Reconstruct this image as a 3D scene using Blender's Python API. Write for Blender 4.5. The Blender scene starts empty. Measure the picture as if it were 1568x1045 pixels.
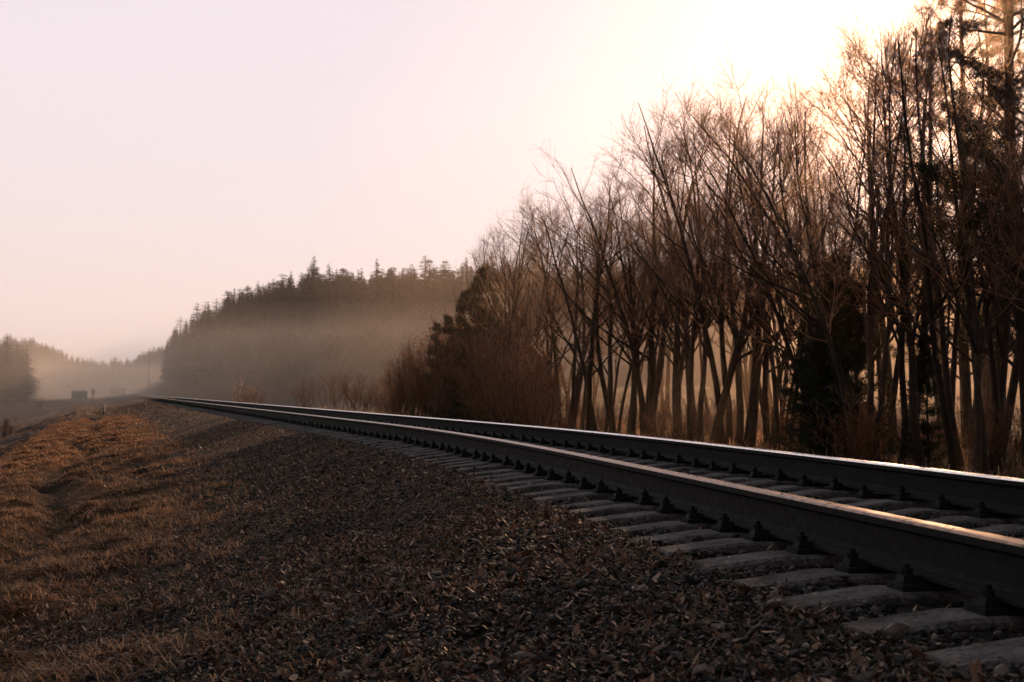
import bpy, math
import numpy as np
from mathutils import Vector
rng=np.random.default_rng(7)
scene=bpy.context.scene
def link(o,parent=None):
    scene.collection.objects.link(o)
    if parent: o.parent=parent
    return o
# ------------------------------------------------------------------ helpers
def mk(name,V,Fs,mats,mi=None,smooth=False,parent=None,mesh_only=False,col=None):
    V=np.asarray(V,dtype=np.float32)
    me=bpy.data.meshes.new(name)
    me.vertices.add(len(V)); me.vertices.foreach_set('co',V.ravel())
    Fs=[np.asarray(f,dtype=np.int32) for f in Fs if len(f)]
    tot=sum(f.size for f in Fs); npoly=sum(len(f) for f in Fs)
    me.loops.add(tot); me.polygons.add(npoly)
    me.loops.foreach_set('vertex_index',np.concatenate([f.ravel() for f in Fs]))
    sizes=np.concatenate([np.full(len(f),f.shape[1],dtype=np.int32) for f in Fs])
    st=np.concatenate([[0],np.cumsum(sizes)[:-1]]).astype(np.int32)
    me.polygons.foreach_set('loop_start',st)
    for m in mats: me.materials.append(m)
    if mi is not None: me.polygons.foreach_set('material_index',np.asarray(mi,dtype=np.int32))
    me.polygons.foreach_set('use_smooth',np.full(npoly,smooth))
    me.update(calc_edges=True); me.validate()
    if col is not None:
        a=me.color_attributes.new('zone','FLOAT_COLOR','POINT')
        a.data.foreach_set('color',np.asarray(col,dtype=np.float32).ravel())
    if mesh_only: return me
    return link(bpy.data.objects.new(name,me),parent)
class Acc:
    def __init__(s): s.V=[];s.F=[];s.M=[];s.n=0
    def add(s,V,F,m=0):
        V=np.asarray(V,dtype=float).reshape(-1,3); F=np.asarray(F,dtype=int)
        s.V.append(V); s.F.append(F+s.n); s.M.append(np.full(len(F),m)); s.n+=len(V)
    def get(s): return np.concatenate(s.V),s.F,np.concatenate(s.M)
    def make(s,name,mats,**k):
        V,F,M=s.get(); return mk(name,V,F,mats,mi=M,**k)
BOXF=[[0,3,2,1],[4,5,6,7],[0,1,5,4],[1,2,6,5],[2,3,7,6],[3,0,4,7]]
def box(cx,cy,cz,sx,sy,sz,top=1.0):
    v=[]
    for z,k in((-1,1),(1,top)):
        for x,y in((-1,-1),(1,-1),(1,1),(-1,1)): v.append((cx+x*sx/2*k,cy+y*sy/2*k,cz+z*sz/2))
    return np.array(v),BOXF
def cyl(cx,cy,z0,z1,r,n=8,r2=None):
    r2=r if r2 is None else r2
    a=np.arange(n)*2*math.pi/n
    V=np.concatenate([np.c_[cx+r*np.cos(a),cy+r*np.sin(a),np.full(n,z0)],np.c_[cx+r2*np.cos(a),cy+r2*np.sin(a),np.full(n,z1)]])
    q=[[i,(i+1)%n,n+(i+1)%n,n+i] for i in range(n)]
    return V,q,[list(range(n,2*n))]
def replicate(Vt,Fs,R,L):
    V=np.einsum('nij,vj->nvi',R,Vt)+L[:,None,:]
    n=len(Vt); off=(np.arange(len(L))*n)
    out=[(np.asarray(f)[None]+off[:,None,None]).reshape(-1,np.asarray(f).shape[1]) for f in Fs]
    return V.reshape(-1,3),out
def rotz(a,s=None):
    n=len(a);R=np.zeros((n,3,3));R[:,0,0]=np.cos(a);R[:,0,1]=-np.sin(a);R[:,1,0]=np.sin(a);R[:,1,1]=np.cos(a);R[:,2,2]=1
    if s is not None: R=R*(s[:,None,None] if s.ndim==1 else s[:,None,:])
    return R
def smooth(t): t=np.clip(t,0,1); return t*t*(3-2*t)
_tab=np.random.default_rng(3).random((256,256))
def vn(x,y):
    xi=np.floor(x).astype(int);yi=np.floor(y).astype(int);fx=x-xi;fy=y-yi
    fx=fx*fx*(3-2*fx);fy=fy*fy*(3-2*fy)
    g=lambda a,b:_tab[a&255,b&255]
    return (g(xi,yi)*(1-fx)+g(xi+1,yi)*fx)*(1-fy)+(g(xi,yi+1)*(1-fx)+g(xi+1,yi+1)*fx)*fy
def fbm(x,y,o=3):
    s=0;a=.5
    for i in range(o): s=s+a*(vn(x*2**i+17*i,y*2**i+9*i)-.5);a*=.5
    return s
# ------------------------------------------------------------------ track path
Yt=np.arange(-40,1500,.1)
sl=-(.172+(.287-.172)*smooth((Yt-8)/15))
Xt=np.cumsum(sl)*.1; Xt=Xt-np.interp(4.26,Yt,Xt)+2.355
Xc=lambda y:np.interp(y,Yt,Xt)
Sl=lambda y:np.interp(y,Yt,sl)
def place(u,y,z):
    s=Sl(y); c=1/np.sqrt(1+s*s)
    return np.stack([Xc(y)+u*c, y-u*s*c, z+0*y],-1)
def Uof(X,Y): return (X-Xc(Y))*.97
PX=[-400,-60,-14,-8.6,-6.8,-5.8,-5.0,-4.2,-3.2,-2.4,-1.8,-1.4,-1.1,1.1,1.4,2.0,3.6,5,9,14]
PZ=[-4.5,-4.3,-3.6,-1.95,-1.2,-1.04,-.98,-.87,-.66,-.46,-.315,-.262,-.244,-.244,-.262,-.34,-.9,-1.0,-.9,-.85]
def H(X,Y):
    u=Uof(X,Y)
    z=np.interp(u,PX,PZ)
    far=smooth((Y-70)/120)
    zf=np.interp(u,[-400,-120,-30,-14,-8,-5,-1.4,1.4,6],[5,2.5,.0,-1.0,-.8,-.7,-.28,-.28,-.8])
    z=z*(1-far)+np.where(u<5,zf,z)*far
    z=z+1.7*smooth((u-15)/25)
    z=z+smooth((Y-120)/105)*smooth((u-2)/6)*(3.6+4.9*smooth((u-5)/20))
    z=z+smooth((Y-290)/110)*smooth((-u-6)/20)*6
    off=smooth((np.abs(u)-1.5)/1.5)
    grass=smooth((-u-3.3)/1.2)
    z=z+off*.035*fbm(X*2.2,Y*2.2)+grass*(.34*fbm(X*.9+4,Y*1.1)+.2*fbm(X*2.6,Y*3.6)+.10*np.abs(fbm(X*8,Y*8)))
    z=z+.012*fbm(X*14,Y*14)+smooth((np.abs(u)-8)/10)*.7*fbm(X*.15,Y*.15)+smooth((-u-7)/2)*.45*fbm(X*.6,Y*.5)
    z=z-.13*np.exp(-((u+5.3+.3*np.sin(Y*.33))/.28)**2)
    return z
# ------------------------------------------------------------------ materials
def nodes(name):
    m=bpy.data.materials.new(name);m.use_nodes=True;nt=m.node_tree
    return m,nt,nt.nodes['Principled BSDF']
def N(nt,t,**k):
    n=nt.nodes.new(t)
    for a,b in k.items():
        if a in('inputs',):
            for i,v in b.items(): n.inputs[i].default_value=v
        else: setattr(n,a,b)
    return n
def ramp(nt,fac,stops):
    r=nt.nodes.new('ShaderNodeValToRGB');e=r.color_ramp.elements
    while len(e)<len(stops): e.new(.5)
    for i,(p,c) in enumerate(stops): e[i].position=p;e[i].color=(*c,1)
    nt.links.new(fac,r.inputs[0]);return r.outputs[0]
def island_mat(name,stops,rough=.8,trans=0,noise=0,spec=.2):
    m,nt,b=nodes(name)
    g=nt.nodes.new('ShaderNodeNewGeometry')
    c=ramp(nt,g.outputs['Random Per Island'],stops)
    if noise:
        tc=nt.nodes.new('ShaderNodeTexCoord');nz=N(nt,'ShaderNodeTexNoise',inputs={'Scale':noise,'Detail':4.0})
        nt.links.new(tc.outputs['Object'],nz.inputs['Vector'])
        mx=N(nt,'ShaderNodeMix',data_type='RGBA',blend_type='MULTIPLY');mx.inputs[0].default_value=.8
        k=ramp(nt,nz.outputs['Fac'],[(.3,(.45,.45,.45)),(.7,(1.3,1.3,1.3))])
        nt.links.new(c,mx.inputs[6]);nt.links.new(k,mx.inputs[7]);c=mx.outputs[2]
    nt.links.new(c,b.inputs['Base Color']);b.inputs['Roughness'].default_value=rough;b.inputs['Specular IOR Level'].default_value=spec
    if trans:
        t=nt.nodes.new('ShaderNodeBsdfTranslucent');nt.links.new(c,t.inputs[0])
        mix=nt.nodes.new('ShaderNodeMixShader');mix.inputs[0].default_value=trans
        nt.links.new(b.outputs[0],mix.inputs[1]);nt.links.new(t.outputs[0],mix.inputs[2])
        nt.links.new(mix.outputs[0],nt.nodes['Material Output'].inputs[0])
    return m
M_bark=island_mat('bark',[(0,(.03,.02,.015)),(1,(.065,.042,.03))],.85,noise=6)
M_twig=island_mat('twigs',[(0,(.13,.05,.023)),(1,(.30,.12,.048))],.55,spec=.45)
M_needle=island_mat('pine_needles',[(0,(.016,.026,.014)),(1,(.045,.05,.022))],.7,trans=.3)
M_leafb=island_mat('dead_leaves',[(0,(.08,.035,.018)),(.6,(.20,.07,.025)),(1,(.34,.12,.04))],.8,trans=.4)
M_litter=island_mat('leaf_litter',[(0,(.03,.016,.011)),(.5,(.09,.044,.027)),(.84,(.22,.105,.06)),(1,(.5,.31,.22))],.6,trans=.15,spec=.3)
M_stone=island_mat('ballast_stone',[(0,(.009,.007,.006)),(.6,(.030,.021,.017)),(.9,(.07,.05,.04)),(1,(.22,.165,.135))],.7,noise=40,spec=.2)
M_grass=island_mat('dry_grass',[(0,(.12,.06,.032)),(.5,(.34,.18,.095)),(1,(.68,.43,.26))],.7,trans=.4)
M_farcon=island_mat('distant_conifer',[(0,(.018,.034,.02)),(1,(.045,.065,.034))],.9)
M_fardec=island_mat('distant_bare_crowns',[(0,(.08,.065,.05)),(1,(.17,.13,.09))],.9)
M_ground,nt,b=nodes('ground_soil')
at=N(nt,'ShaderNodeVertexColor');at.layer_name='zone'
tc=nt.nodes.new('ShaderNodeTexCoord')
n1=N(nt,'ShaderNodeTexNoise',inputs={'Scale':22.0,'Detail':8.0,'Roughness':.7});nt.links.new(tc.outputs['Object'],n1.inputs['Vector'])
n2=N(nt,'ShaderNodeTexNoise',inputs={'Scale':1.3,'Detail':5.0});nt.links.new(tc.outputs['Object'],n2.inputs['Vector'])
k=ramp(nt,n1.outputs['Fac'],[(.3,(.35,.35,.38)),(.52,(.9,.88,.85)),(.72,(1.9,1.7,1.5))])
k2=ramp(nt,n2.outputs['Fac'],[(.3,(.5,.52,.56)),(.7,(1.4,1.3,1.15))])
m1=N(nt,'ShaderNodeMix',data_type='RGBA',blend_type='MULTIPLY');m1.inputs[0].default_value=1
m2=N(nt,'ShaderNodeMix',data_type='RGBA',blend_type='MULTIPLY');m2.inputs[0].default_value=1
nt.links.new(at.outputs[0],m1.inputs[6]);nt.links.new(k,m1.inputs[7]);nt.links.new(m1.outputs[2],m2.inputs[6]);nt.links.new(k2,m2.inputs[7])
nt.links.new(m2.outputs[2],b.inputs['Base Color']);b.inputs['Roughness'].default_value=.95;b.inputs['Specular IOR Level'].default_value=.1
bp=N(nt,'ShaderNodeBump',inputs={'Strength':.8,'Distance':.03});nt.links.new(n1.outputs['Fac'],bp.inputs['Height']);nt.links.new(bp.outputs[0],b.inputs['Normal'])
def metal(name,stops,rough,met,scale,bump=0,spec=.5):
    m,nt,b=nodes(name);tc=nt.nodes.new('ShaderNodeTexCoord')
    nz=N(nt,'ShaderNodeTexNoise',inputs={'Scale':scale,'Detail':6.0});nt.links.new(tc.outputs['Object'],nz.inputs['Vector'])
    nt.links.new(ramp(nt,nz.outputs['Fac'],stops),b.inputs['Base Color'])
    mr=N(nt,'ShaderNodeMapRange',inputs={'From Min':.3,'From Max':.7,'To Min':rough*.75,'To Max':rough*1.25});nt.links.new(nz.outputs['Fac'],mr.inputs[0]);nt.links.new(mr.outputs[0],b.inputs['Roughness'])
    b.inputs['Metallic'].default_value=met;b.inputs['Specular IOR Level'].default_value=spec
    if bump:
        bp=N(nt,'ShaderNodeBump',inputs={'Strength':bump,'Distance':.004});nt.links.new(nz.outputs['Fac'],bp.inputs['Height']);nt.links.new(bp.outputs[0],b.inputs['Normal'])
    return m
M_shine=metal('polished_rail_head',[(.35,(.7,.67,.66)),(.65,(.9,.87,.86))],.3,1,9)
M_dimrefl=metal('dim_reflection_rail_head',[(.38,(.06,.036,.024)),(.62,(.26,.17,.12))],.32,1,14,.2)  # same steel as the far rail; its dimmer brown reflection is put into the colour
M_rust=metal('rusty_steel',[(.3,(.009,.011,.011)),(.7,(.022,.020,.018))],.8,0,25,.5,.12)
# weathered concrete: blotches + fine grain + dirt
M_conc,nt,b=nodes('sleeper_concrete')
tc=nt.nodes.new('ShaderNodeTexCoord')
na=N(nt,'ShaderNodeTexNoise',inputs={'Scale':5.0,'Detail':6.0,'Roughness':.65});nb_=N(nt,'ShaderNodeTexNoise',inputs={'Scale':60.0,'Detail':4.0})
for q in(na,nb_): nt.links.new(tc.outputs['Object'],q.inputs['Vector'])
ca=ramp(nt,na.outputs['Fac'],[(.35,(.045,.036,.034)),(.5,(.12,.10,.098)),(.68,(.2,.17,.165))]);cb=ramp(nt,nb_.outputs['Fac'],[(.35,(.5,.48,.46)),(.6,(1.15,1.12,1.1))])
mm=N(nt,'ShaderNodeMix',data_type='RGBA',blend_type='MULTIPLY');mm.inputs[0].default_value=1;nt.links.new(ca,mm.inputs[6]);nt.links.new(cb,mm.inputs[7]);nt.links.new(mm.outputs[2],b.inputs['Base Color'])
b.inputs['Roughness'].default_value=.9;b.inputs['Specular IOR Level'].default_value=.15
bp=N(nt,'ShaderNodeBump',inputs={'Strength':.7,'Distance':.006});nt.links.new(nb_.outputs['Fac'],bp.inputs['Height']);nt.links.new(bp.outputs[0],b.inputs['Normal'])
# ------------------------------------------------------------------ terrain sheet
ys=np.concatenate([np.arange(-20,2,1),np.arange(2,20,.06),np.arange(20,60,.2),np.arange(60,200,1.5),np.arange(200,1300,14)])
us=np.concatenate([-8.5-np.geomspace(.12,700,70)[::-1],np.arange(-8.5,-1.2,.06),np.arange(-1.2,1.2,.12),np.arange(1.2,4,.1),np.arange(4,30,.4),30+np.geomspace(.5,700,40)])
U,Y=np.meshgrid(us,ys);X=Xc(Y)+U/.97
Z=H(X,Y);V=np.stack([X,Y,Z],-1).reshape(-1,3)
ny,nx=U.shape;idx=np.arange(ny*nx).reshape(ny,nx)
F=np.stack([idx[:-1,:-1],idx[:-1,1:],idx[1:,1:],idx[1:,:-1]],-1).reshape(-1,4)
gr=smooth((-U-3.5+1.6*fbm(X*.7,Y*.4)*2)/1.0);rt=smooth((U-3.2)/1.2)
slope_l=smooth((-U-6.8)/2)
ball=np.array([.026,.0175,.014]);gc=np.array([.13,.07,.04]);sc=np.array([.07,.047,.04]);rc=np.array([.045,.03,.019])
C=ball*(1-gr[...,None])+gc*gr[...,None];C=C*(1-slope_l[...,None])+sc*slope_l[...,None];C=C*(1-rt[...,None])+rc*rt[...,None]
pth=np.exp(-((U+5.3+.3*np.sin(Y*.33))/.3)**2)[...,None];C=C*(1-.4*pth)
C=C*np.clip(1+1.8*fbm(X*.35,Y*.25)[...,None]+1.3*fbm(X*1.3,Y*1.5)[...,None],.25,2)
C=np.concatenate([C,np.ones_like(C[...,:1])],-1).reshape(-1,4)
mk('ground',V,[F],[M_ground],smooth=True,col=C)
# ------------------------------------------------------------------ railway track
track=link(bpy.data.objects.new('railway_track',None))
prof=[(-.024,0),(.024,0),(.033,-.003),(.037,-.011),(.0365,-.036),(.011,-.05),(.009,-.14),(.03,-.157),(.075,-.168),(.075,-.18),(-.075,-.18),(-.075,-.168),(-.03,-.157),(-.009,-.14),(-.011,-.05),(-.0365,-.036),(-.037,-.011),(-.033,-.003)]
ry=np.concatenate([np.arange(-12,60,.5),np.arange(60,700,8)])
for nm,o,top in(('near_rail',-.797,M_dimrefl),('far_rail',.797,M_shine)):
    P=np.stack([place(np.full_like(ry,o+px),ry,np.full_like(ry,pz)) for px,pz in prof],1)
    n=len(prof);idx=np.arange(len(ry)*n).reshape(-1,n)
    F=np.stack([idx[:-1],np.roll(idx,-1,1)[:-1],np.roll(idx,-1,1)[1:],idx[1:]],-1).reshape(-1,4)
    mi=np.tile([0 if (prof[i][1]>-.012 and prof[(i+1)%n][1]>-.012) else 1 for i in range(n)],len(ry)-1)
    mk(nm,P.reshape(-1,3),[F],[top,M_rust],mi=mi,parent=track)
st=[(-1.35,-.258,.18),(-1.335,-.238,.2),(-1.02,-.203,.21),(-.55,-.203,.21),(-.3,-.235,.19),(.3,-.235,.19),(.55,-.203,.21),(1.02,-.203,.21),(1.335,-.238,.2),(1.35,-.258,.18)]
sv=[];
for x,z,w in st:
    sv+=[(x,-.15,-.4),(x,-w/2-.012,z-.012),(x,-w/2+.004,z),(x,w/2-.004,z),(x,w/2+.012,z-.012),(x,.15,-.4)]
sf=[];
for i in range(len(st)-1):
    for j in range(5): sf.append([i*6+j,i*6+j+1,(i+1)*6+j+1,(i+1)*6+j][::-1])
caps=[[0,1,2,3,4,5][::-1],[54,55,56,57,58,59]]
dy=.5
arc=np.cumsum(np.sqrt(1+sl**2))*.1
Sk=np.arange(arc[0]+20,np.interp(190,Yt,arc),dy)+.12;sy=np.interp(Sk,arc,Yt)
ang=np.arctan(Sl(sy));
L=np.stack([Xc(sy)+rng.normal(0,.012,len(sy)),sy,rng.normal(-.004,.005,len(sy))],-1)
R=rotz(-ang+rng.normal(0,.014,len(sy)))
V,F=replicate(np.array(sv),[np.array(sf),np.array(caps)],R,L)
mk('sleepers',V,F,[M_conc],parent=track)
a=Acc()
for o in(-.797,.797):
    a.add(*box(o,0,-.193,.31,.13,.02))
    for s in(-1,1):
        a.add(*box(o+s*.1,0,-.168,.08,.07,.026,.75))
        v,q,c=cyl(o+s*.108,0,-.16,-.118,.011,6);a.add(v,q);a.add(v,c)
        v,q,c=cyl(o+s*.108,0,-.156,-.134,.021,6);a.add(v,q);a.add(v,c)
Vt,Ft,_=a.get()
V,F=replicate(Vt,Ft,R,L);mk('rail_fasteners',V,F,[M_rust],parent=track)
# ------------------------------------------------------------------ ballast stones, litter
ph=(1+5**.5)/2
ico=np.array([(-1,ph,0),(1,ph,0),(-1,-ph,0),(1,-ph,0),(0,-1,ph),(0,1,ph),(0,-1,-ph),(0,1,-ph),(ph,0,-1),(ph,0,1),(-ph,0,-1),(-ph,0,1)])/1.9
icf=np.array([(0,11,5),(0,5,1),(0,1,7),(0,7,10),(0,10,11),(1,5,9),(5,11,4),(11,10,2),(10,7,6),(7,1,8),(3,9,4),(3,4,2),(3,2,6),(3,6,8),(3,8,9),(4,9,5),(2,4,11),(6,2,10),(8,6,7),(9,8,1)])
def randrot(n):
    q=rng.normal(size=(n,4));q/=np.linalg.norm(q,axis=1)[:,None];w,x,y,z=q.T
    return np.stack([1-2*(y*y+z*z),2*(x*y-z*w),2*(x*z+y*w),2*(x*y+z*w),1-2*(x*x+z*z),2*(y*z-x*w),2*(x*z-y*w),2*(y*z+x*w),1-2*(x*x+y*y)],-1).reshape(n,3,3)
def scatter(n,u0,u1,y0,y1,p=1.0,clear=.12,hit=0.0):
    u=rng.uniform(u0,u1,n);y=y0+(y1-y0)*rng.random(n)**p
    P=place(u,y,0);x,yy=P[:,0],P[:,1]
    d=np.interp(y,Yt,arc)-Sk[0];m=np.abs(d/dy-np.round(d/dy))*dy
    ok=~((np.abs(u)<1.36)&(m<clear*rng.uniform(.75,1.1,n)))
    return u[ok],x[ok],yy[ok]
u,x,y=map(np.concatenate,zip(scatter(24000,-4.0,-1.1,2.4,8),scatter(14000,-4.2,-1.1,8,24,1.4),scatter(16000,-1.35,1.35,2.5,26,1.5),scatter(7000,1.3,3.5,4,24,1.3)))
n=len(x);size=rng.uniform(.006,.018,n)*(1+1.0*(rng.random(n)>.94))
keep=rng.random(n)<np.clip((u+4.6)/1.8,.12,1);u,x,y,size=[k[keep] for k in(u,x,y,size)];n=len(x)
Vv=ico[None]*(1+rng.uniform(-.28,.28,(n,12,1)))*rng.uniform([.8,.6,.4],[1.4,1,.75],(n,3))[:,None,:]
Vv=np.einsum('nij,nvj->nvi',randrot(n),Vv)*size[:,None,None]
Vv[...,2]*=.8
Vv+=np.stack([x,y,H(x,y)+size*.3],-1)[:,None,:]
F=(icf[None]+(np.arange(n)*12)[:,None,None]).reshape(-1,3)
mk('ballast_stones',Vv.reshape(-1,3),[F],[M_stone])
# a little debris lying on the sleeper ends
lf=np.array([(-1,0,.1),(-.4,-.45,-.05),(.5,-.4,0),(1,0,.25),(.5,.42,.1),(-.4,.45,.15)]);lq=np.array([[0,1,2,5],[2,3,4,5]])
u,x,y=map(np.concatenate,zip(scatter(90000,-5,-1.3,2.4,9),scatter(50000,-5,-1.3,9,34,1.5),scatter(16000,-6,-1.4,30,110,1.6),scatter(6000,-1.3,3,3,20,1.3)))
k=rng.random(len(u))<np.clip(.8+3.2*fbm(x*1.3,y*1.3),.15,1);u,x,y=u[k],x[k],y[k]
n=len(x);s=rng.uniform(.005,.016,n)*(1+.9*(rng.random(n)>.9))*np.clip(y/25,1,2.5)
tilt=rng.normal(0,.6,(n,2));Rt=rotz(rng.uniform(0,6.28,n));Rt[:,2,0]=tilt[:,0];Rt[:,2,1]=tilt[:,1]
Rt[:,:,1]*=rng.uniform(.3,1.1,n)[:,None]
Lz=np.stack([x,y,H(x,y)+rng.uniform(.006,.022,n)],-1)
m_=260;us_=rng.uniform(-1.32,-.95,m_);k_=rng.integers(0,60,m_)+int((np.searchsorted(sy,2.6)));off_=rng.uniform(-.085,.085,m_)
Q=place(us_,sy[k_]+off_,0);zs=np.interp(us_,[-1.335,-1.02],[-.238,-.203])+.006
Lz=np.concatenate([Lz,np.c_[Q[:,0],Q[:,1],zs]]);R2_=rotz(rng.uniform(0,6.28,m_))
V,F=replicate(lf,[lq],np.concatenate([Rt*s[:,None,None],R2_*rng.uniform(.006,.014,m_)[:,None,None]]),Lz)
mk('leaf_litter',V,F,[M_litter])
# ------------------------------------------------------------------ grass
def grass(name,u0,u1,y0,y1,nt_,nb,l0,l1,p,w=.003,mask=True,flat=.75,thr=.5):
    u=rng.uniform(u0,u1,nt_);y=y0+(y1-y0)*rng.random(nt_)**p;P=place(u,y,0);x,y=P[:,0],P[:,1]
    if mask:
        k=(fbm(x*.9+4,y*1.1)*4.5+thr+.25*smooth((-u-3.8)/1)+fbm(x*2.6,y*3.6)*3)*smooth((-u-2.8)/1.3)*(1-.9*np.exp(-((u+5.3+.3*np.sin(y*.33))/.25)**2))
        ok=rng.random(nt_)<np.clip(k,.03,1);u,x,y=u[ok],x[ok],y[ok]
    n=len(x);sc=np.clip(y/12,1,2.6)
    da=rng.normal(-2.2,.9,n)
    X=np.repeat(x,nb)+rng.normal(0,.035,n*nb)*np.repeat(sc,nb);Y=np.repeat(y,nb)+rng.normal(0,.035,n*nb)*np.repeat(sc,nb)
    a=np.repeat(da,nb)+rng.normal(0,.7,n*nb);l=rng.uniform(l0,l1,n*nb)*np.repeat(rng.uniform(.5,1.6,n),nb)
    d=np.stack([np.cos(a),np.sin(a)],-1);pr=np.stack([-d[:,1],d[:,0]],-1)*(w*np.repeat(sc,nb))[:,None]
    lift=rng.uniform(.15,1.1,n*nb)*(1.3-flat);B=np.stack([X,Y,H(X,Y)-.004],-1)
    def pt(t,h,s): 
        q=B.copy();q[:,:2]+=d*(l*t)[:,None]+pr*s;q[:,2]+=l*h*lift;return q
    V=np.stack([pt(0,0,-1),pt(0,0,1),pt(.45,.75,.8),pt(.45,.75,-.8),pt(1,.8,0)],1).reshape(-1,3)
    o=(np.arange(n*nb)*5)[:,None]
    return mk(name,V,[o+np.array([[0,1,2,3]]),o+np.array([[3,2,4]])],[M_grass])
grass('dry_grass',-7.4,-2.8,4.5,75,30000,13,.035,.11,1.7,flat=.62,thr=.3,w=.0028)
grass('dry_grass',-26,-6.8,10,120,8000,9,.06,.16,1.5,w=.003,flat=.7,thr=-.1)
grass('dry_grass',3.2,16,8,80,5500,12,.12,.4,1.3,w=.004,mask=False,flat=.4)
# ------------------------------------------------------------------ tree toolkit
def nrm(v): return v/np.maximum(np.linalg.norm(v,axis=-1,keepdims=True),1e-9)
def grow(S,D,Ln,r0,r1,K,wob,up,g):
    pts=[S];d=nrm(D)
    for i in range(K):
        d=nrm(d+g.normal(0,wob,d.shape)+np.array([0,0,up]));pts.append(pts[-1]+d*(Ln/K)[:,None])
    t=np.linspace(0,1,K+1)[None];return np.stack(pts,1),r0[:,None]*(1-t)+r1[:,None]*t
def kids(P,Rd,nper,t0,t1,a0,a1,g):
    Np,K=P.shape[0],P.shape[1]-1
    i=np.repeat(np.arange(Np),nper);t=np.clip(g.uniform(t0,t1,len(i)),0,.999)*K
    k=t.astype(int);f=(t-k)[:,None]
    S=P[i,k]*(1-f)+P[i,k+1]*f;T=nrm(P[i,k+1]-P[i,k]);r=Rd[i,k]*(1-f[:,0])+Rd[i,k+1]*f[:,0]
    q=nrm(np.cross(T,g.normal(size=T.shape)));a=g.uniform(a0,a1,len(i))[:,None]
    return i,t/K,S,nrm(T*np.cos(a)+q*np.sin(a)),r
def tubes(acc,P,Rd,n,m):
    T=np.gradient(P,axis=1);T=nrm(T);ref=np.array([.31,.17,.05])+np.where(np.abs(T[...,:1])>.8,np.array([0,1.,0]),np.array([1.,0,0]))
    A=nrm(np.cross(T,ref));B=np.cross(T,A);th=np.arange(n)*2*math.pi/n
    V=P[:,:,None,:]+Rd[:,:,None,None]*(np.cos(th)[:,None]*A[:,:,None,:]+np.sin(th)[:,None]*B[:,:,None,:])
    b,k=P.shape[:2];idx=np.arange(b*k*n).reshape(b,k,n);j=np.roll(idx,-1,2)
    F=np.stack([idx[:,:-1],j[:,:-1],j[:,1:],idx[:,1:]],-1).reshape(-1,4);acc.add(V.reshape(-1,3),F,m)
def leafcloud(acc,C,sz,g,m):
    n=len(C);q=np.array([(-1,0,0),(0,-.5,.1),(1,0,0),(0,.5,-.1)])
    V=np.einsum('nij,vj->nvi',randrot(n),q)*(sz*g.uniform(.6,1.3,n))[:,None,None]+C[:,None]
    acc.add(V.reshape(-1,3),(np.arange(n)*4)[:,None]+np.arange(4)[None],m)
def decid(seed,h=8,stems=2,leaf=0,dens=1.0,lean=.07):
    g=np.random.default_rng(seed);a=Acc()
    S=np.c_[g.normal(0,.14*(stems>1),(stems,2)),np.full(stems,-.15)]
    D=np.c_[g.normal(0,lean+.06*(stems>1),(stems,2)),np.ones(stems)]
    P,R_=grow(S,D,h*g.uniform(.84,.97,stems),g.uniform(.055,.10,stems)*h/8,np.full(stems,.008),14,.055,.035,g)
    R_[:,0]*=1.4;tubes(a,P,R_,7,0)
    i,t,S,D,r=kids(P,R_,int(14*dens),.26,.96,.45,1.0,g)
    Ln=h*(.45*(1-t)+.11)*g.uniform(.45,1.15,len(t))
    P1,R1=grow(S,D,Ln,r*.55,np.full(len(r),.005),8,.09,.08,g);tubes(a,P1,R1,4,0)
    i,t,S,D,r=kids(P1,R1,7,.2,.98,.4,.95,g)
    Ln2=Ln[i]*(.5*(1-t)+.2)*g.uniform(.5,1.25,len(t))
    P2,R2=grow(S,D,Ln2,r*.55,np.full(len(r),.0035),5,.12,.07,g);tubes(a,P2,R2,3,1)
    i,t,S,D,r=kids(P2,R2,6,.15,1,.4,.95,g)
    Ln3=g.uniform(.15,.6,len(t))*h/8
    P3,R3=grow(S,D,Ln3,np.maximum(r*.5,.003),np.full(len(r),.002),3,.13,.07,g);tubes(a,P3,R3,3,1)
    if leaf:
        q=P3.reshape(-1,3);q=q[g.random(len(q))<leaf];leafcloud(a,q+g.normal(0,.03,q.shape),.035,g,2)
    return a
def shrub(seed,h=2.2,leaf=0.0):
    g=np.random.default_rng(seed);a=Acc();n=16
    S=np.c_[g.normal(0,.22,(n,2)),np.full(n,-.1)];D=np.c_[g.normal(0,.35,(n,2)),np.ones(n)]
    P,R_=grow(S,D,h*g.uniform(.6,1,n),np.full(n,.016),np.full(n,.004),7,.09,.05,g);tubes(a,P,R_,4,0)
    i,t,S,D,r=kids(P,R_,9,.15,.98,.3,.8,g);Ln=h*(.4*(1-t)+.12)*g.uniform(.5,1.1,len(t))
    P1,R1=grow(S,D,Ln,r*.7,np.full(len(r),.003),4,.12,.1,g);tubes(a,P1,R1,3,1)
    i,t,S,D,r=kids(P1,R1,5,.2,1,.3,.9,g)
    P2,R2=grow(S,D,g.uniform(.1,.35,len(t)),np.full(len(r),.004),np.full(len(r),.002),2,.12,.05,g);tubes(a,P2,R2,3,1)
    if leaf:
        q=P2.reshape(-1,3);q=q[g.random(len(q))<leaf];leafcloud(a,q,.035,g,2)
    return a
def needles(acc,C,g,nn,ln,w,m):
    n=len(C);d=nrm(g.normal(size=(n,nn,3))+np.array([0,0,.35]));e=nrm(np.cross(d,g.normal(size=d.shape)))*w
    c=C[:,None];o=c+g.normal(0,ln*.25,d.shape)
    V=np.stack([o-e,o+e,o+d*(ln*g.uniform(.6,1.2,(n,nn,1)))],2).reshape(-1,3)
    acc.add(V,np.arange(len(V)).reshape(-1,3),m)
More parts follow.
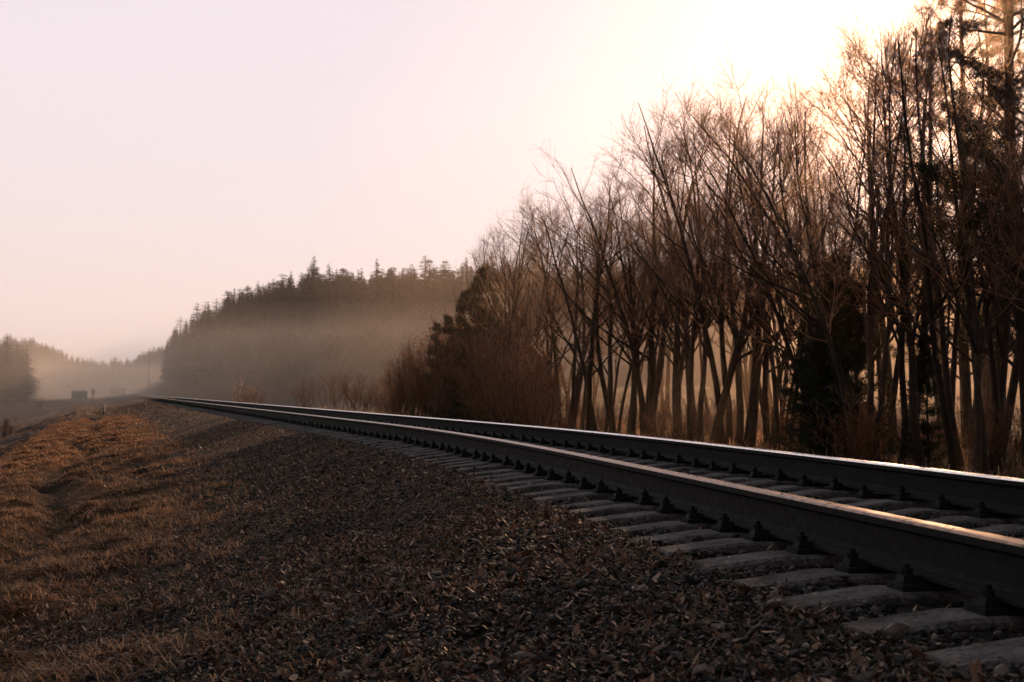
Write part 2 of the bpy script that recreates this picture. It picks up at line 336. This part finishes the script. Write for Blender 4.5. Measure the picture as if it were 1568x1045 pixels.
def pine(seed,h=12,low=.15):
    g=np.random.default_rng(seed);a=Acc()
    P,R_=grow(np.array([[0,0,-.2]]),np.array([[g.normal(0,.04),0,1]]),np.array([h]),np.array([.15]),np.array([.02]),14,.025,.03,g);tubes(a,P,R_,9,0)
    i,t,S,D,r=kids(P,R_,48,low,.99,.95,1.4,g)
    Ln=h*(.22*(1-t)**.7+.04)*g.uniform(.5,1.2,len(t))
    P1,R1=grow(S,D,Ln,np.minimum(r*.4,.035),np.full(len(r),.006),7,.10,.03,g);tubes(a,P1,R1,4,0)
    i,t,S,D,r=kids(P1,R1,8,.35,1,.4,1.0,g);D[:,2]*=.4;Ln2=Ln[i]*(.4*(1-t)+.12)
    P2,R2=grow(S,D,Ln2,r*.6,np.full(len(r),.004),4,.1,.07,g);tubes(a,P2,R2,3,1)
    i,t,S,D,r=kids(P2,R2,5,.25,1,.4,.9,g)
    needles(a,np.concatenate([S,P2[:,-1],P1[:,-1]]),g,12,.13,.005,2);return a
def spruce(seed,h=4,mat=2):
    g=np.random.default_rng(seed);a=Acc()
    P,R_=grow(np.array([[0,0,-.1]]),np.array([[0,0,1.]]),np.array([h]),np.array([.045*h/4]),np.array([.006]),8,.01,.02,g);tubes(a,P,R_,6,0)
    i,t,S,D,r=kids(P,R_,110,.04,.99,1.2,1.6,g);Ln=h*(.26*(1-t)+.025)*g.uniform(.75,1.15,len(t))
    P1,R1=grow(S,D,Ln,np.minimum(r*.4,.02),np.full(len(r),.004),5,.05,.03,g);tubes(a,P1,R1,3,0)
    i,t,S,D,r=kids(P1,R1,14,.1,1,.3,.9,g)
    needles(a,np.concatenate([S+D*(.05*h/4),P1[:,-1]]),g,10,.1*h/4+.03,.008,mat);return a
TM=[M_bark,M_twig,M_leafb];PM=[M_bark,M_twig,M_needle]
D_v=[decid(10+i,8,[1,2,3,2,1,2,3,1][i],0,[1.5,1,.75,1,1.6,.9,.7,1.6][i]).make('bare_tree_mesh%d'%i,TM,mesh_only=True,smooth=True) for i in range(8)]
L_v=[decid(40+i,8,2,.2,.9).make('leafy_tree_mesh%d'%i,TM,mesh_only=True,smooth=True) for i in range(2)]
S_v=[shrub(60+i,2.2,[0,.15,.35,.0][i]).make('shrub_mesh%d'%i,TM,mesh_only=True,smooth=True) for i in range(4)]
P_v=[pine(80+i,12,[.14,.25][i]).make('pine_mesh%d'%i,PM,mesh_only=True) for i in range(2)]
C_v=[spruce(90+i,4).make('spruce_mesh%d'%i,PM,mesh_only=True) for i in range(2)]
def put(name,me,x,y,sc,scz=None,rz=None):
    o=link(bpy.data.objects.new(name,me));o.location=(x,y,float(H(np.array([x]),np.array([y]))[0]))
    o.scale=(sc,sc,scz or sc);o.rotation_euler=(0,0,rng.uniform(0,6.28) if rz is None else rz);return o
def at_bearing(px,u):
    s=(px-784)/2178.;yy=np.linspace(8,400,8000);k=np.argmin(np.abs(s*yy-(Xc(yy)+u/.97)));return s*yy[k],yy[k]
sil=lambda px:np.interp(px,[590,640,690,740,800,860,930,975,1010,1060,1130,1170,1230,1290,1340,1400,1460,1520],[560,500,440,330,275,260,270,240,110,120,75,145,120,75,10,-30,-50,-60])
nA,nB,nC=26,20,10
for i,px in enumerate(np.concatenate([np.linspace(735,1330,nA)+rng.normal(0,7,nA),np.linspace(790,1600,nB)+rng.normal(0,12,nB),np.linspace(1335,1690,nC)])):
    row=0 if i<nA else (1 if i<nA+nB else 2)
    u=[rng.uniform(8,10.5),rng.uniform(10.5,20),rng.uniform(7.8,10)][row]
    x,y=at_bearing(px,u);top=sil(px)
    h=((600-top)/2178*y+1.0)*(rng.uniform(.86,1.05) if row!=1 else rng.uniform(.6,.95))
    if h<2.5: continue
    me=D_v[rng.integers(8)] if rng.random()>.1 else L_v[rng.integers(2)]
    s=h/7.6;put('bare_tree',me,x,y,s*rng.uniform(.9,1.15),s)
for px,u,h in((925,9.5,6.6),(985,10,6.8)):
    x,y=at_bearing(px,u);put('leafy_oak_tree',L_v[0],x,y,h/7.6)
for px,u,h in((1440,17,11.5),(1480,14,12),(1530,12,12),(1575,9.5,12),(1640,11,13),(1510,20,13)):
    x,y=at_bearing(px,u);put('pine_tree',P_v[rng.integers(2)],x,y,h/12*.95,h/12)
for px,u,h in((1275,8.5,4.0),(1238,9.5,3.0),(1312,8.5,3.4),(1285,11,4.4),(1255,8.2,2.4),(1420,9,2.4)):
    x,y=at_bearing(px,u);put('spruce_tree',C_v[rng.integers(2)],x,y,h/4,h/4)
for px,u,top in((733,8.5,385),(708,9,425),(755,10,400),(690,9,465),(668,9,480)):
    x,y=at_bearing(px,u);h=(600-top)/2178*y+1;put('spruce_tree',C_v[rng.integers(2)],x,y,h/4*.85,h/4)
for px in np.linspace(585,830,38):
    u=rng.uniform(7.5,13);x,y=at_bearing(px+rng.normal(0,6),u);top=np.interp(px,[585,620,690,740,830],[575,525,450,430,480])
    h=((600-top)/2178*y+1)*rng.uniform(.75,1);put('brown_shrub',S_v[[1,2,2,1][rng.integers(4)]],x,y,h/2.2*.75,h/2.1)
for px in np.linspace(800,1640,36):
    u=rng.uniform(6.8,15);x,y=at_bearing(px+rng.normal(0,10),u);put('bare_shrub',S_v[[0,2,1,2][rng.integers(4)]],x,y,rng.uniform(.3,.8))
for px,Yd,h in((372,105,2.6),(395,110,2.0),(470,112,2.8),(505,108,3.4),(540,100,2.8),(560,96,2.2),(585,92,2.6),(600,85,2.5)):
    x=(px-784)/2178*Yd;put('bare_shrub',S_v[[0,1,3][rng.integers(3)]],x,Yd,h/2.2)
for i in range(16):
    y=rng.uniform(45,150);u=-rng.uniform(11,30);x=Xc(y)+u;put('valley_shrub',S_v[rng.integers(4)],float(x),y,rng.uniform(.3,.8))
# ------------------------------------------------------------------ distant forest
def farcon(seed):
    g=np.random.default_rng(seed);a=Acc();v,q,c=cyl(0,0,-.1,.95,.012,5,.003);a.add(v,q)
    full=[0,1,.5,.2][seed%4]
    n=420;t=g.uniform(.06,1,n)**.85;r=.16*(1-t)**(.85-.35*full)*(1+.15*full)+.007;an=g.uniform(0,6.28,n)
    r=r*(1+.2*np.sin(an*2+seed))
    d=np.c_[np.cos(an),np.sin(an),np.full(n,-.2+.3*full)];s=np.c_[-np.sin(an),np.cos(an),np.zeros(n)];b0=np.c_[np.zeros(n),np.zeros(n),t]
    rr=(r*g.uniform(.5,1.25,n))[:,None];w=(r*.3+.006)[:,None]
    V=np.stack([b0+d*rr*.15,b0+d*rr*.7+s*w,b0+d*rr,b0+d*rr*.7-s*w],1).reshape(-1,3);a.add(V,np.arange(len(V)).reshape(-1,4));return a
def fardec(seed):
    g=np.random.default_rng(seed);a=Acc();v,q,c=cyl(0,0,-.1,.8,.014,4,.004);a.add(v,q)
    n=260;t=g.uniform(.15,.9,n);an=g.uniform(0,6.28,n);l=(.34*(1-t)+.12)*g.uniform(.5,1.1,n);el=g.uniform(.6,1.35,n)
    off=(.12*g.random(n)*np.sin(t*3.1))[:,None]
    h=np.c_[np.cos(an),np.sin(an),0*an];b0=h*off+np.c_[0*an,0*an,t];d=h*np.cos(el)[:,None]+np.array([0,0,1])*np.sin(el)[:,None]
    s=nrm(np.cross(d,g.normal(size=d.shape)))*.006
    V=np.stack([b0-s,b0+s,b0+d*l[:,None]],1).reshape(-1,3);a.add(V,np.arange(len(V)).reshape(-1,3));return a
def forest(name,T,x,y,h,wx,mat):
    acc=Acc();k=rng.integers(len(T),size=len(x))
    for j in range(len(T)):
        m=k==j
        if not m.any(): continue
        Vt,Ft,_=T[j].get();s=np.c_[h[m]*wx,h[m]*wx,h[m]]
        V,F=replicate(Vt,Ft,rotz(rng.uniform(0,6.28,m.sum()),s),np.stack([x[m],y[m],H(x[m],y[m])-.2],-1))
        n0=acc.n;acc.V.append(V);acc.n+=len(V)
        for f in F: acc.F.append(f+n0);acc.M.append(np.zeros(len(f),int))
    return acc.make(name,[mat])
FC=[farcon(i) for i in range(4)];FD=[fardec(i+20) for i in range(4)]
n=1700;y=rng.uniform(185,275,n);u=6+rng.random(n)*190;x=Xc(y)+u/.97
h=rng.uniform(8.6,11,n)*(1+.34*fbm(x*.06,y*.06)*2)*(1+.15*(rng.random(n)>.95));h*=np.where(u<12,.85,1)
forest('distant_conifer_forest',FC,x,y,h,1.45,M_farcon)
n=800;y=rng.uniform(140,195,n);u=10+rng.random(n)*170;x=Xc(y)+u/.97
forest('distant_bare_forest',FD,x,y,rng.uniform(4.5,7.5,n),1.3,M_fardec)
n=1000;y=rng.uniform(390,480,n);x=-.24*y-rng.random(n)*90
forest('distant_treeline',FC,x,y,rng.uniform(8,11,len(x)),1.5,M_farcon)
n=130;y=rng.uniform(170,240,n);x=-.338*y-rng.random(n)**1.2*32
forest('distant_tree_group',[FC[1],FC[2]],x,y,rng.uniform(6,8.5,n)*np.clip(1+(-x/y-.345)*12,.7,1.25),1.9,M_farcon)
# ------------------------------------------------------------------ small trackside objects
def simple(name,c,r=.7):
    return island_mat(name,[(0,tuple(k*.85 for k in c)),(1,c)],r,noise=5)
M_white=simple('white_paint',(.5,.48,.45));M_black=simple('black_paint',(.03,.03,.03));M_teal=simple('teal_painted_steel',(.05,.17,.18));M_orange=simple('orange_workwear',(.8,.16,.02));M_roof=simple('grey_roof',(.2,.2,.21));M_wood=simple('weathered_wood',(.12,.09,.07))
def ground_at(x,y): return float(H(np.array([x]),np.array([y]))[0])
x,y=(160-784)/2178*85,85.
a=Acc();a.add(*box(0,0,.2,.1,.1,.6),0);a.add(*box(0,0,.53,.105,.105,.06,.3),0);a.add(*box(0,0,.05,.106,.106,.16),1)
o=a.make('marker_post',[M_white,M_black]);o.location=(x,y,ground_at(x,y))
def shed(px,y,w,d,h):
    x=(px-784)/2178*y;e=link(bpy.data.objects.new('trackside_shed',None));e.location=(x,y,ground_at(x,y)-.1)
    a=Acc();a.add(*box(0,0,h/2,w,d,h),0);a.make('walls',[M_teal],parent=e)
    V=[(-w*.55,-d*.58,h),(w*.55,-d*.58,h),(w*.55,d*.58,h),(-w*.55,d*.58,h),(-w*.55,0,h+.3),(w*.55,0,h+.3)]
    a=Acc();a.add(V,[[0,1,5,4],[2,3,4,5],[3,2,1,0]]);a.add(V,[[0,4,3],[1,2,5]]);a.make('roof',[M_roof],parent=e)
    a=Acc();a.add(*box(-w*.25,-d/2-.02,h*.42,w*.22,.04,h*.8));a.make('door',[M_roof],parent=e)
    a=Acc();a.add(*box(w*.2,-d/2-.02,h*.6,w*.25,.04,h*.3));a.make('window',[M_black],parent=e)
shed(122,235,2.0,2.0,1.2);shed(183,330,4.0,2.4,1.6)
def person(px,y):
    J=[(0,0,.95),(0,0,1.2),(0,0,1.42),(0,0,1.52),(0,-.01,1.66),(.1,0,.9),(.13,-.03,.5),(.14,.02,.08),(.14,-.12,.04),(-.1,0,.9),(-.15,.05,.5),(-.17,.12,.08),(-.17,-.02,.04),(.2,0,1.4),(.27,.02,1.12),(.25,-.12,.88),(-.2,0,1.4),(-.28,.0,1.12),(-.22,-.18,.98)]
    Rr=[.14,.14,.13,.06,.1,.09,.065,.05,.04,.09,.065,.05,.04,.07,.05,.035,.07,.05,.035]
    E=[(0,1),(1,2),(2,3),(3,4),(0,5),(5,6),(6,7),(7,8),(0,9),(9,10),(10,11),(11,12),(2,13),(13,14),(14,15),(2,16),(16,17),(17,18)]
    me=bpy.data.meshes.new('railway_worker');me.from_pydata(J,E,[]);me.materials.append(M_orange)
    o=link(bpy.data.objects.new('railway_worker',me));m=o.modifiers.new('skin','SKIN')
    for v,r in zip(me.skin_vertices[0].data,Rr): v.radius=(r,r)
    me.skin_vertices[0].data[0].use_root=True
    o.modifiers.new('s','SUBSURF').levels=1
    x=(px-784)/2178*y;o.location=(x,y,ground_at(x,y));o.rotation_euler=(0,0,.4)
    a=Acc();v,q,c=cyl(0,-.01,1.7,1.8,.105,12,.06);a.add(v,q);a.add(v,c);a.make('hard_hat',[M_white],parent=o)
person(143,215)
def pole(px,y,h):
    x=(px-784)/2178*y;a=Acc();v,q,c=cyl(0,0,-.3,h,.12,8,.08);a.add(v,q);a.add(v,c);a.add(*box(0,0,h-.5,1.8,.12,.12))
    for k in(-.8,-.3,.3,.8):
        v,q,c=cyl(k,0,h-.44,h-.28,.04,6);a.add(v,q)
    o=a.make('utility_pole',[M_wood]);o.location=(x,y,ground_at(x,y))
pole(228,290,6.5)
for k,(px,yy,hh) in enumerate(((250,7.5,.42),(330,6.2,.35),(400,5.2,.3),(500,11,.4),(318,10,.45),(205,9,.3))):
    x=(px-784)/2178*yy;g=np.random.default_rng(200+k);a=Acc();n=3
    P,R_=grow(np.c_[g.normal(0,.03,(n,2)),np.zeros(n)],np.c_[g.normal(0,.45,(n,2)),np.ones(n)],hh*g.uniform(.6,1,n),np.full(n,.0022),np.full(n,.001),7,.08,0,g);tubes(a,P,R_,4,0)
    i,t,S,D,r=kids(P,R_,6,.3,1,.4,.8,g);P1,R1=grow(S,D,g.uniform(.03,.1,len(t)),np.full(len(t),.001),np.full(len(t),.0007),3,.1,0,g);tubes(a,P1,R1,3,0)
    o=a.make('dry_weed',[M_grass]);o.location=(x,yy,ground_at(x,yy))
# ------------------------------------------------------------------ mist volumes
def mist(name,pts,z0,z1,dens,g,c=(1,1,1)):
    V=[(p[0],p[1],z0) for p in pts]+[(p[0],p[1],z1) for p in pts]
    me=bpy.data.meshes.new(name);me.from_pydata(V,[],[list(f) for f in BOXF]);m=bpy.data.materials.new(name);m.use_nodes=True;nt=m.node_tree;nt.nodes.clear()
    o=nt.nodes.new('ShaderNodeOutputMaterial');v=nt.nodes.new('ShaderNodeVolumeScatter');v.inputs['Density'].default_value=dens;v.inputs['Anisotropy'].default_value=g;v.inputs['Color'].default_value=(*c,1)
    nt.links.new(v.outputs[0],o.inputs['Volume']);me.materials.append(m);link(bpy.data.objects.new(name,me))
mist('distant_mist',[(-500,100),(300,100),(300,600),(-500,600)],7.02,40,.0009,.3,(1,1,1))
mist('low_mist',[(-500,100),(300,100),(300,600),(-500,600)],-12,7,.0040,.25,(1,1,1))
mist('sun_glow_haze',[(float(Xc(12))+5,12),(34,12),(34,70),(float(Xc(70))+5,70)],-2,14,.0022,.88,(1,.76,.55))  # tinted haze box added around the tree row to make the orange sun glow
# ------------------------------------------------------------------ light
el=math.radians(14);az=math.radians(16.5)
S=Vector((math.sin(az)*math.cos(el),math.cos(az)*math.cos(el),math.sin(el)))
sd=bpy.data.lights.new('sun','SUN');sd.energy=5;sd.angle=math.radians(.6);sd.color=(1,.56,.3)
so=link(bpy.data.objects.new('sun',sd));so.rotation_euler=S.to_track_quat('Z','Y').to_euler()
w=bpy.data.worlds.new('World');scene.world=w;w.use_nodes=True;nt=w.node_tree
bg=nt.nodes['Background'];sky=nt.nodes.new('ShaderNodeTexSky');sky.sky_type='NISHITA';sky.sun_disc=False;sky.sun_elevation=el;sky.sun_rotation=az;sky.dust_density=1
nt.links.new(sky.outputs[0],bg.inputs[0]);bg.inputs[1].default_value=.002
bg2=nt.nodes.new('ShaderNodeBackground');tc=nt.nodes.new('ShaderNodeTexCoord');sx=nt.nodes.new('ShaderNodeSeparateXYZ');nt.links.new(tc.outputs['Generated'],sx.inputs[0])
nz=N(nt,'ShaderNodeTexNoise',inputs={'Scale':3.0,'Detail':5.0});mp=nt.nodes.new('ShaderNodeMapping');mp.inputs['Scale'].default_value=(1,1,5);nt.links.new(tc.outputs['Generated'],mp.inputs[0]);nt.links.new(mp.outputs[0],nz.inputs['Vector'])
ad=N(nt,'ShaderNodeMath',operation='MULTIPLY_ADD');nt.links.new(nz.outputs['Fac'],ad.inputs[0]);ad.inputs[1].default_value=.16;nt.links.new(sx.outputs[2],ad.inputs[2])
c=ramp(nt,ad.outputs[0],[(.06,(.95,.76,.72)),(.15,(.93,.80,.81)),(.28,(.92,.81,.86)),(.45,(.90,.81,.85)),(.72,(.27,.32,.35))])
nt.links.new(c,bg2.inputs[0])
dt=N(nt,'ShaderNodeVectorMath',operation='DOT_PRODUCT');nt.links.new(tc.outputs['Generated'],dt.inputs[0]);dt.inputs[1].default_value=tuple(S)
mr=N(nt,'ShaderNodeMapRange',interpolation_type='SMOOTHSTEP',inputs={'From Min':-.5,'From Max':.7,'To Min':.28,'To Max':.98});nt.links.new(dt.outputs['Value'],mr.inputs[0]);nt.links.new(mr.outputs[0],bg2.inputs[1])
mx=nt.nodes.new('ShaderNodeAddShader');nt.links.new(bg.outputs[0],mx.inputs[0]);nt.links.new(bg2.outputs[0],mx.inputs[1]);nt.links.new(mx.outputs[0],nt.nodes['World Output'].inputs[0])
# ------------------------------------------------------------------ camera
cd=bpy.data.cameras.new('camera');cd.lens=50;cd.sensor_width=36;cd.clip_end=3000;cd.clip_start=.05
cd.dof.use_dof=True;cd.dof.focus_distance=9;cd.dof.aperture_fstop=8
co=link(bpy.data.objects.new('camera',cd));co.location=(0,0,.45);co.rotation_euler=(math.radians(90+2.04),0,0);scene.camera=co
scene.view_settings.view_transform='Standard';scene.view_settings.look='None';scene.view_settings.exposure=0
